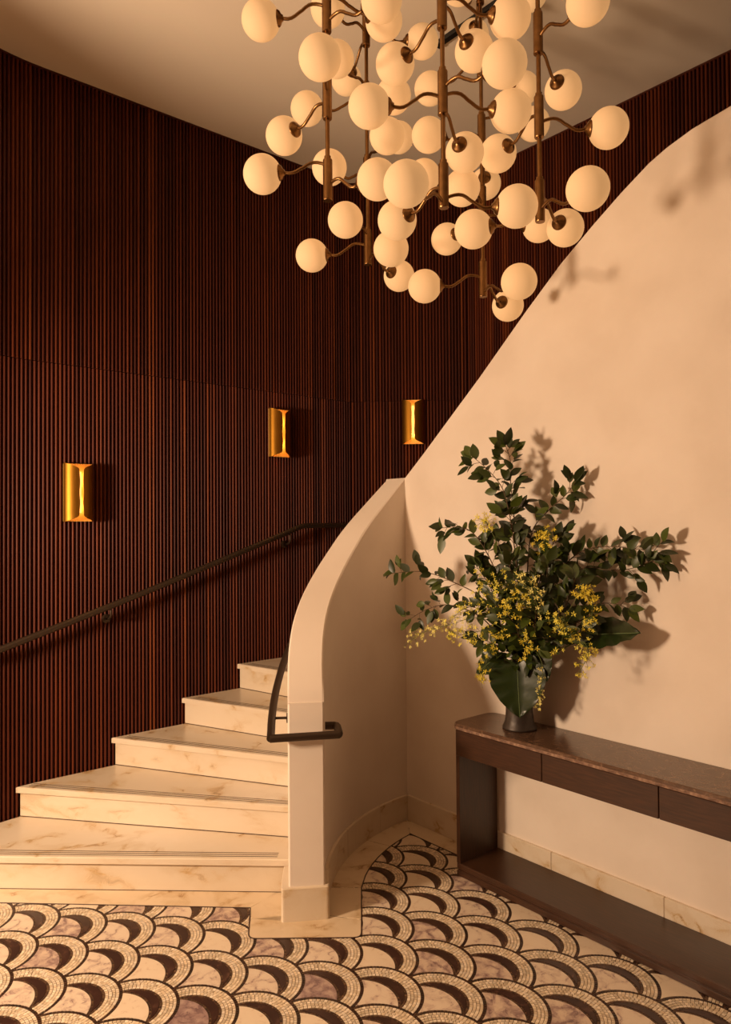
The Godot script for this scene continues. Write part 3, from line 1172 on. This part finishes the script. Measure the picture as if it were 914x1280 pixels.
func leaf_mesh(length: float, width: float, fold: float, curl: float, n := 6) -> ArrayMesh:
	# a pointed leaf along +y, its face towards +z
	var s := mesh_tool(true)
	var rows := []
	for i in n + 1:
		var t := float(i) / n
		var w := width * pow(sin(PI * pow(t, 0.82)), 0.85) * 0.5 if i < n else 0.0
		var z := -curl * t * t * length
		rows.append([Vector3(-w, t * length, z + fold * w), Vector3(0, t * length, z), Vector3(w, t * length, z + fold * w)])
	for i in n:
		for k in 2:
			quad(s, rows[i][k], rows[i][k + 1], rows[i + 1][k + 1], rows[i + 1][k], Vector3.BACK)
	return finish(s)


func facing(at: Vector3, dir: Vector3, face: Vector3, k := 1.0) -> Transform3D:
	var y := dir.normalized()
	var z := (face - y * face.dot(y))
	z = z.normalized() if z.length() > 0.05 else y.cross(Vector3.RIGHT).normalized()
	return Transform3D(Basis(y.cross(z), y, z) * k, at)


func spot(c: Array) -> Vector3:
	# [x, y, z]: a pixel of the flower close-up, and its distance plane
	return seen(470.0 + c[0] / 2.405, 540.0 + c[1] / 2.405, c[2])


var leaf_kinds := []


func make_branch(path: Array, label: String, leaf_from: float, spacing: float, size := 1.0, group := "leafy branches in the vase", tip := true) -> void:
	var t := thing("leafy_branch", label, "branch", MOUTH, 0.0, group)
	var pts := [Vector3(0, -0.12, 0), Vector3(0, 0.0, 0)]
	for p in path:
		pts.append(spot(p) - MOUTH)
	var line := spline(pts, 7)
	var rad := []
	for i in line.size():
		rad.append(lerpf(0.0042, 0.0012, float(i) / line.size()))
	var s := mesh_tool()
	tube(s, line, rad, 6)
	var twigs := s
	var total := 0.0
	for i in line.size() - 1:
		total += line[i].distance_to(line[i + 1])
	var run := 0.0
	var next := total * leaf_from
	var flip := 1.0
	for i in line.size() - 1:
		var seg: float = line[i].distance_to(line[i + 1])
		while next < run + seg:
			var p: Vector3 = line[i].lerp(line[i + 1], (next - run) / seg)
			var d: Vector3 = (line[i + 1] - line[i]).normalized()
			var side := d.cross(Vector3(0.763, 0.1, 0.646) + Vector3(rng.randf_range(-1, 1), rng.randf_range(-1, 1), rng.randf_range(-1, 1)) * 0.7).normalized() * flip
			var dir := (d * rng.randf_range(0.35, 0.9) + side * rng.randf_range(0.7, 1.1) + Vector3(rng.randf_range(-0.3, 0.3), rng.randf_range(-0.25, 0.35), rng.randf_range(-0.35, 0.45))).normalized()
			if rng.randf() < 0.42:
				var e := p + dir * rng.randf_range(0.03, 0.06)
				e.z = maxf(e.z, WALL_Z + 0.05 - MOUTH.z)
				tube(twigs, [p, p.lerp(e, 0.5) + Vector3(0, 0.004, 0), e], 0.0012, 4)
				for k in 3:
					add_leaf(t, e.lerp(p, 0.25 * k), dir + Vector3(rng.randf_range(-0.8, 0.8), rng.randf_range(-0.7, 0.8), rng.randf_range(-0.7, 0.7)), size * 0.95)
			else:
				add_leaf(t, p, dir, size)
			flip = -flip
			next += spacing * 0.72 * rng.randf_range(0.7, 1.3)
		run += seg
	part(s, "stem", M.twig, t)
	if tip:
		for k in 3:
			var d2: Vector3 = (line[line.size() - 1] - line[line.size() - 4]).normalized()
			add_leaf(t, line[line.size() - 1], d2 + Vector3(rng.randf_range(-0.6, 0.6), rng.randf_range(-0.5, 0.5), rng.randf_range(-0.3, 0.3)), size)


func add_leaf(t: Node3D, p: Vector3, dir: Vector3, size: float) -> void:
	var face := Vector3(rng.randf_range(-0.3, 0.9), rng.randf_range(-0.1, 1.0), rng.randf_range(0.2, 1.0))
	dir = dir.normalized()
	var world_z := t.position.z + p.z + dir.z * 0.085
	if world_z < WALL_Z + 0.04:
		dir.z += (WALL_Z + 0.04 - world_z) / 0.06
	place(leaf_kinds[rng.randi_range(0, leaf_kinds.size() - 1)], "leaf", M.leaf[rng.randi_range(0, 3)], t, facing(p, dir, face, size * rng.randf_range(0.8, 1.15)))


func blossom(s: SurfaceTool, at: Vector3, face: Vector3, r: float) -> void:
	var f := facing(Vector3.ZERO, face.cross(Vector3(0.3, 1, 0.2)), face).basis
	for k in 5:
		var a := TAU * k / 5.0 + rng.randf_range(-0.2, 0.2)
		var rr := r * rng.randf_range(0.75, 1.15)
		var d := f * Vector3(cos(a), sin(a), rng.randf_range(-0.1, 0.45))
		var w := f * Vector3(-sin(a), cos(a), 0) * rr * 0.17
		var m := at + d * rr * 0.55
		var e := at + d * rr + f * Vector3(0, 0, -rr * 0.25)
		tri(s, at, m - w, m + w, face)
		tri(s, m - w, e, m + w, face)
	var lip := at + f * Vector3(0, -r * 0.5, r * 0.35)
	tri(s, at + f * Vector3(0, 0, r * 0.2), lip - f * Vector3(r * 0.35, 0, 0), lip + f * Vector3(r * 0.35, 0, 0), face)


func make_spray(path: Array, label: String, from: float, n: int, spread: float, r := 0.0135, kind := 0) -> void:
	var t := thing("orchid_spray", label, "flowers", MOUTH, 0.0, "yellow orchid sprays in the vase")
	var pts := [Vector3(0, -0.12, 0), Vector3(0, 0.0, 0)]
	for p in path:
		pts.append(spot(p) - MOUTH)
	var line := spline(pts, 8)
	var rad := []
	for i in line.size():
		rad.append(lerpf(0.0022, 0.0008, float(i) / line.size()))
	var s := mesh_tool()
	tube(s, line, rad, 5)
	var b := mesh_tool()
	n = int(n * 1.3)
	for i in n:
		var u := lerpf(from, 0.995, (i + rng.randf()) / n) * (line.size() - 1)
		var p: Vector3 = line[int(u)].lerp(line[mini(int(u) + 1, line.size() - 1)], u - int(u))
		var off := Vector3(rng.randf_range(-1, 1), rng.randf_range(-1, 0.8), rng.randf_range(-0.6, 1)).normalized() * spread * 1.45 * sqrt(rng.randf())
		var q := p + off
		q.z = maxf(q.z, WALL_Z + 0.02 - MOUTH.z)
		tube(s, [p, p.lerp(q, 0.6) + Vector3(0, 0.004, 0), q], 0.0007, 3, false)
		blossom(b, q, Vector3(rng.randf_range(-0.3, 1), rng.randf_range(-0.5, 0.6), rng.randf_range(0.1, 1)).normalized(), r * rng.randf_range(0.75, 1.2))
	part(s, "stem", M.green_stem, t)
	part(b, "blossoms", M.petal[kind], t).set_meta("kind", "stuff")


func big_leaf(called_label: String, base: Vector3, tip: Vector3, face: Vector3, width: float, curl := 0.15) -> void:
	var t := thing("broad_leaf", called_label, "leaf", MOUTH, 0.0, "broad leaves at the vase mouth")
	var length := base.distance_to(tip)
	var s := mesh_tool(true)
	var n := 14
	var m := 8
	var g := []
	for i in n + 1:
		var u := float(i) / n
		var w := width * 0.5 * (pow(sin(PI * clampf(0.10 + 0.90 * pow(u, 0.72), 0, 1)), 0.75) if i < n else 0.0)
		var row := []
		for j in m + 1:
			var v := -1.0 + 2.0 * j / m
			var z := 0.16 * absf(v) * w - curl * u * u * length + 0.006 * sin(u * 26.0 - absf(v) * 5.0) * absf(v)
			row.append(Vector3(v * w, u * length - 0.22 * width * absf(v) * (1.0 - u) * 0.6, z))
		g.append(row)
	for i in n:
		for j in m:
			quad(s, g[i][j], g[i][j + 1], g[i + 1][j + 1], g[i + 1][j], Vector3.BACK)
	var f := facing(base - MOUTH, tip - base, face)
	var o := place(finish(s), "blade", M.big_leaf, t, f)
	var mid := []
	for i in n + 1:
		mid.append(g[i][m / 2] + Vector3(0, 0, 0.0006))
	s = mesh_tool()
	tube(s, mid, 0.0018, 5)
	part(s, "midrib", M.vein, o)
	s = mesh_tool()
	tube(s, spline([Vector3(0, -0.1, 0), Vector3(0, 0.02, 0.0), base - MOUTH], 5), 0.003, 6)
	part(s, "stalk", M.green_stem, t)


func make_vase_and_flowers() -> void:
	var t := thing("vase", "dark glazed cylindrical vase with a flared foot on the marble console top", "vase", Vector3(MOUTH.x, 0.7375, MOUTH.z))
	var s := mesh_tool(true)
	lathe(s, [[0.0, 0.001], [0.076, 0.001], [0.080, 0.004], [0.079, 0.010], [0.072, 0.022], [0.066, 0.042], [0.0635, 0.075], [0.063, 0.12], [0.064, 0.17], [0.067, 0.215], [0.070, 0.232], [0.068, 0.236], [0.064, 0.232], [0.061, 0.2], [0.058, 0.1], [0.056, 0.02], [0.0, 0.015]], 40)
	part(s, "body", M.vase, t)
	leaf_kinds = [leaf_mesh(0.076, 0.041, 0.25, 0.10), leaf_mesh(0.068, 0.038, 0.35, 0.22), leaf_mesh(0.084, 0.042, 0.15, 0.05), leaf_mesh(0.058, 0.033, 0.3, 0.3)]
	make_branch([[430, 640, -2.78], [425, 430, -2.74], [410, 300, -2.72], [398, 230, -2.71], [378, 165, -2.70], [335, 112, -2.69], [288, 72, -2.68]], "leafy branch leaning up left, its twin tips the tallest in the vase", 0.55, 0.028)
	make_branch([[440, 640, -2.80], [430, 420, -2.78], [415, 250, -2.76], [405, 150, -2.75], [405, 90, -2.75], [390, 40, -2.74]], "leafy branch with the straight tallest tip of the arrangement", 0.62, 0.026)
	make_branch([[450, 640, -2.80], [455, 430, -2.80], [470, 300, -2.82], [520, 235, -2.84], [570, 190, -2.85], [600, 150, -2.86]], "leafy branch rising right to a tip below the tallest one", 0.58, 0.026)
	make_branch([[460, 640, -2.80], [520, 470, -2.81], [600, 370, -2.84], [680, 345, -2.86], [770, 350, -2.86], [850, 362, -2.87]], "long leafy branch reaching far right before the wall", 0.50, 0.024)
	make_branch([[470, 640, -2.80], [540, 480, -2.80], [620, 410, -2.83], [700, 415, -2.85], [770, 410, -2.86], [835, 385, -2.87]], "long leafy branch reaching right just under its neighbour", 0.52, 0.025)
	make_branch([[410, 640, -2.76], [370, 450, -2.70], [320, 340, -2.66], [270, 290, -2.63], [200, 288, -2.60]], "leafy branch spreading up left over the yellow blossoms", 0.52, 0.027)
	make_branch([[400, 640, -2.74], [330, 510, -2.66], [230, 450, -2.58], [140, 420, -2.53], [50, 425, -2.50]], "thin leafy branch stretching farthest left past the wall corner", 0.62, 0.034)
	make_branch([[400, 660, -2.74], [320, 560, -2.64], [220, 520, -2.57], [150, 535, -2.53], [95, 568, -2.51]], "thin leafy branch drooping left under the farthest reaching one", 0.66, 0.036, 0.85)
	make_branch([[470, 650, -2.80], [560, 540, -2.80], [640, 520, -2.82], [710, 515, -2.84], [760, 530, -2.86]], "leafy branch bending right above the broad dark leaf", 0.55, 0.028, 0.9)
	var fills := [[[350, 480, -2.68], [300, 400, -2.64]], [[430, 500, -2.64], [400, 400, -2.62]], [[500, 500, -2.68], [520, 390, -2.68]], [[560, 540, -2.70], [600, 440, -2.72]], [[360, 560, -2.66], [270, 520, -2.60]], [[480, 560, -2.62], [470, 470, -2.58]], [[580, 590, -2.70], [650, 540, -2.74]], [[420, 580, -2.62], [360, 520, -2.58]], [[510, 620, -2.66], [560, 600, -2.64]], [[360, 640, -2.68], [310, 620, -2.64]], [[420, 420, -2.74], [350, 330, -2.74]], [[500, 420, -2.78], [540, 320, -2.8]]]
	for p in fills:
		make_branch([[440, 690, -2.77], p[0], p[1]], "short leafy branch filling the middle of the arrangement between yellow blossoms", 0.40, 0.021, 0.95, "short inner branches in the vase")
	var low := "yellow orchid spray among the leaves in the middle of the arrangement"
	make_spray([[430, 600, -2.72], [390, 400, -2.64], [340, 285, -2.62], [325, 270, -2.61]], "yellow orchid spray rising highest beside the upper left branch", 0.80, 26, 0.035)
	make_spray([[450, 600, -2.72], [480, 430, -2.66], [500, 340, -2.66], [525, 300, -2.67]], "yellow orchid spray standing upright in the upper middle", 0.78, 26, 0.034, 0.0135, 1)
	make_spray([[430, 600, -2.72], [400, 500, -2.60], [370, 450, -2.56], [300, 460, -2.54]], low, 0.55, 34, 0.045)
	make_spray([[450, 600, -2.72], [440, 520, -2.58], [410, 500, -2.55], [400, 545, -2.54]], low, 0.5, 34, 0.04, 0.0135, 1)
	make_spray([[450, 600, -2.72], [480, 510, -2.58], [470, 450, -2.56], [440, 455, -2.55]], low, 0.5, 32, 0.045, 0.014, 2)
	make_spray([[430, 620, -2.72], [340, 530, -2.60], [280, 520, -2.56], [230, 560, -2.53]], low, 0.5, 34, 0.042)
	make_spray([[430, 640, -2.72], [320, 560, -2.60], [220, 580, -2.54], [150, 600, -2.51], [100, 630, -2.50]], "yellow orchid spray hanging out farthest left over the console end", 0.55, 46, 0.034, 0.012, 2)
	make_spray([[430, 650, -2.72], [330, 600, -2.62], [260, 610, -2.57], [215, 595, -2.55]], "yellow orchid spray curving left above the hanging one", 0.55, 36, 0.04)
	make_spray([[440, 650, -2.72], [390, 600, -2.62], [350, 640, -2.60], [325, 720, -2.61], [318, 755, -2.61]], "yellow orchid spray drooping left of the broad front leaf", 0.5, 40, 0.03, 0.012, 1)
	make_spray([[460, 640, -2.72], [560, 560, -2.66], [620, 480, -2.68], [650, 500, -2.69], [645, 590, -2.69]], "dense yellow orchid spray arching over on the right side", 0.62, 50, 0.026, 0.012, 1)
	make_spray([[460, 650, -2.72], [540, 590, -2.66], [600, 610, -2.66], [640, 660, -2.67], [612, 720, -2.67]], "yellow orchid spray drooping right of the broad front leaf", 0.5, 44, 0.036)
	make_spray([[460, 640, -2.72], [520, 570, -2.64], [570, 570, -2.63], [555, 640, -2.63]], low, 0.5, 34, 0.04)
	make_spray([[450, 650, -2.72], [450, 600, -2.62], [460, 640, -2.60], [455, 680, -2.60]], low, 0.45, 20, 0.03, 0.0125, 1)
	make_spray([[470, 660, -2.74], [500, 700, -2.70], [495, 780, -2.72], [488, 830, -2.73]], "pale orchid spray hanging beside the vase body", 0.62, 24, 0.014, 0.009, 2)
	big_leaf("broad dark green leaf hanging over the front of the vase", spot([425, 700, -2.72]), spot([432, 860, -2.69]), Vector3(0.45, 0.35, 0.9), 0.26, 0.05)
	big_leaf("broad dark leaf pointing right beyond the blossoms", spot([640, 610, -2.76]), spot([795, 602, -2.80]), Vector3(0.3, 0.8, 0.7), 0.17, 0.02)
	big_leaf("broad leaf half hidden to the left behind the front leaf", spot([370, 670, -2.75]), spot([300, 725, -2.74]), Vector3(0.5, 0.5, 0.9), 0.12, 0.05)
	big_leaf("broad leaf half hidden to the right behind the front leaf", spot([480, 660, -2.76]), spot([515, 750, -2.76]), Vector3(0.3, 0.5, 0.9), 0.12, 0.05)


# ---------------------------------------------------------------- chandelier
const STEMS := [[-2.164, -1.66, 3.621, 3.294, 2.987], [-2.471, -2.117, 3.917, 3.59, 3.26, 2.934], [-1.748, -1.845, 3.497, 3.195, 2.871], [-2.102, -2.462, 4.06, 3.735, 3.416, 3.098, 2.768], [-1.636, -2.24, 3.516, 3.203, 2.89]]
# stem, collar on it, centre of the globe
const GLOBES := [[0,0,-2.351,3.614,-1.489],[1,0,-2.426,3.870,-1.868],[0,0,-1.918,3.555,-1.716],[0,0,-2.121,3.674,-1.909],[0,1,-1.979,3.286,-1.488],[1,1,-2.383,3.639,-1.879],[1,0,-2.712,3.833,-2.196],[2,0,-2.001,3.423,-1.856],[1,0,-2.321,3.868,-2.320],[3,1,-2.346,3.694,-2.394],[2,1,-1.915,3.150,-1.652],[1,1,-2.627,3.546,-1.902],[0,1,-2.416,3.248,-1.636],[1,2,-2.235,3.305,-2.025],[1,1,-2.529,3.533,-2.363],[3,2,-2.192,3.359,-2.225],[1,1,-2.226,3.479,-2.054],[1,2,-2.423,3.196,-1.868],[0,2,-2.357,3.030,-1.497],[1,3,-2.351,2.958,-1.894],[1,3,-2.660,2.911,-1.948],[0,2,-1.970,2.940,-1.735],[2,2,-1.679,2.779,-1.601],[2,2,-2.001,2.835,-1.860],[1,3,-2.231,2.838,-2.038],[1,3,-2.531,2.874,-2.362],[3,4,-2.281,2.745,-2.282],[1,2,-2.307,3.251,-2.309],[4,0,-1.389,3.469,-2.183],[2,0,-1.627,3.492,-2.067],[2,0,-1.815,3.475,-2.089],[2,1,-1.497,3.183,-1.870],[3,1,-2.066,3.686,-2.712],[4,0,-1.698,3.424,-2.486],[2,1,-1.629,3.158,-2.067],[3,2,-1.996,3.486,-2.691],[4,1,-1.464,3.153,-2.426],[4,1,-1.881,3.182,-2.303],[2,1,-1.854,3.101,-2.074],[3,3,-2.006,3.066,-2.227],[3,2,-2.254,3.301,-2.664],[2,2,-1.586,2.797,-2.039],[4,2,-1.863,2.827,-2.130],[3,3,-2.352,3.029,-2.501],[4,2,-1.392,2.828,-2.173],[4,2,-1.696,2.871,-2.486],[3,3,-1.954,3.009,-2.666],[3,4,-1.857,2.680,-2.397],[3,4,-2.163,2.712,-2.707],[3,0,-2.011,3.900,-2.225],[3,0,-2.290,4.011,-2.631],[3,0,-2.003,4.082,-2.694]]
const GLOBE_R := 0.0725


func make_chandelier() -> void:
	var c := Vector3(-2.02, CEIL, -2.06)
	var t := thing("globe_chandelier", "large brass chandelier of five rods branching into many glowing opal globes", "chandelier", c)
	var s := mesh_tool(true)
	lathe(s, [[0.0, -0.03], [0.56, -0.03], [0.575, -0.022], [0.575, -0.001], [0.0, -0.001]], 64)
	part(s, "ceiling_plate", M.brass, t)
	var col_s := mesh_tool()
	lathe(col_s, [[0.0, -0.079], [0.0165, -0.079], [0.0178, -0.076], [0.0178, 0.073], [0.0165, 0.076], [0.0125, 0.076], [0.0125, 0.088], [0.0, 0.088]], 20)
	var collar := finish(col_s)
	var globe := SphereMesh.new()
	globe.radius = GLOBE_R
	globe.height = GLOBE_R * 2.0
	globe.radial_segments = 40
	globe.rings = 20
	var cs := mesh_tool(true)
	lathe(cs, [[0.0, -0.013], [0.010, -0.013], [0.014, -0.007], [0.024, -0.002], [0.0295, 0.005], [0.0300, 0.0095], [0.0, 0.0095]], 22)
	var cap := finish(cs)
	for i in STEMS.size():
		var st: Array = STEMS[i]
		var at := Vector3(st[0], 0, st[1])
		s = mesh_tool()
		tube(s, [at + Vector3.UP * (st[st.size() - 1] - 0.06) - c, at + Vector3.UP * (CEIL - 0.025) - c], 0.0083, 12)
		var rod := part(s, "rod", M.brass, t)
		for k in range(2, st.size()):
			place(collar, "collar", M.brass, rod, Transform3D(Basis(), at + Vector3.UP * st[k] - c))
	for g in GLOBES:
		var st: Array = STEMS[g[0]]
		var gp := Vector3(g[2], g[3], g[4])
		var hy: float = st[2 + g[1]]
		var ay := clampf(gp.y + 0.032, hy - 0.062, hy + 0.06)
		var from := Vector3(st[0], ay, st[1])
		var flat := Vector3(gp.x - from.x, 0, gp.z - from.z)
		var dist := flat.length()
		var dir := flat / dist
		var pts := []
		var end := dist - GLOBE_R - 0.006
		for k in 13:
			var u := k / 12.0
			var y := lerpf(ay, gp.y, smoothstep(0.28, 0.85, u)) + 0.010 * sin(PI * clampf(u / 0.5, 0, 1)) - 0.006 * sin(PI * clampf((u - 0.55) / 0.45, 0, 1))
			pts.append(from + dir * lerpf(0.012, end, u) + Vector3.UP * (y - ay) - c)
		s = mesh_tool()
		tube(s, pts, 0.0062, 8)
		var arm := part(s, "arm", M.brass, t)
		var side := dir.cross(Vector3.UP)
		var bs := Basis(side, dir, side.cross(dir))
		place(cap, "cap", M.brass, arm, Transform3D(bs, gp - dir * (GLOBE_R + 0.001) - c))
		place(globe, "globe", M.opal, arm, Transform3D(Basis(), gp - c))
		lamp("globe_light", gp - c, GLOBE_LIGHT, 0.07, Color(1.0, 0.60, 0.29), arm)


func make_ceiling_track() -> void:
	var t := thing("ceiling_track", "thin black lighting track fixed to the ceiling behind the chandelier", "track", Vector3(-2.663, CEIL, -2.79))
	var s := mesh_tool()
	box(s, Vector3(0, -0.024, -0.017), Vector3(2.4, 0.0, 0.017), 0.002)
	part(s, "rail", M.black, t)
	s = mesh_tool()
	box(s, Vector3(-0.02, -0.027, -0.019), Vector3(0.004, 0.0, 0.019), 0.002)
	part(s, "end_cap", M.black, t)
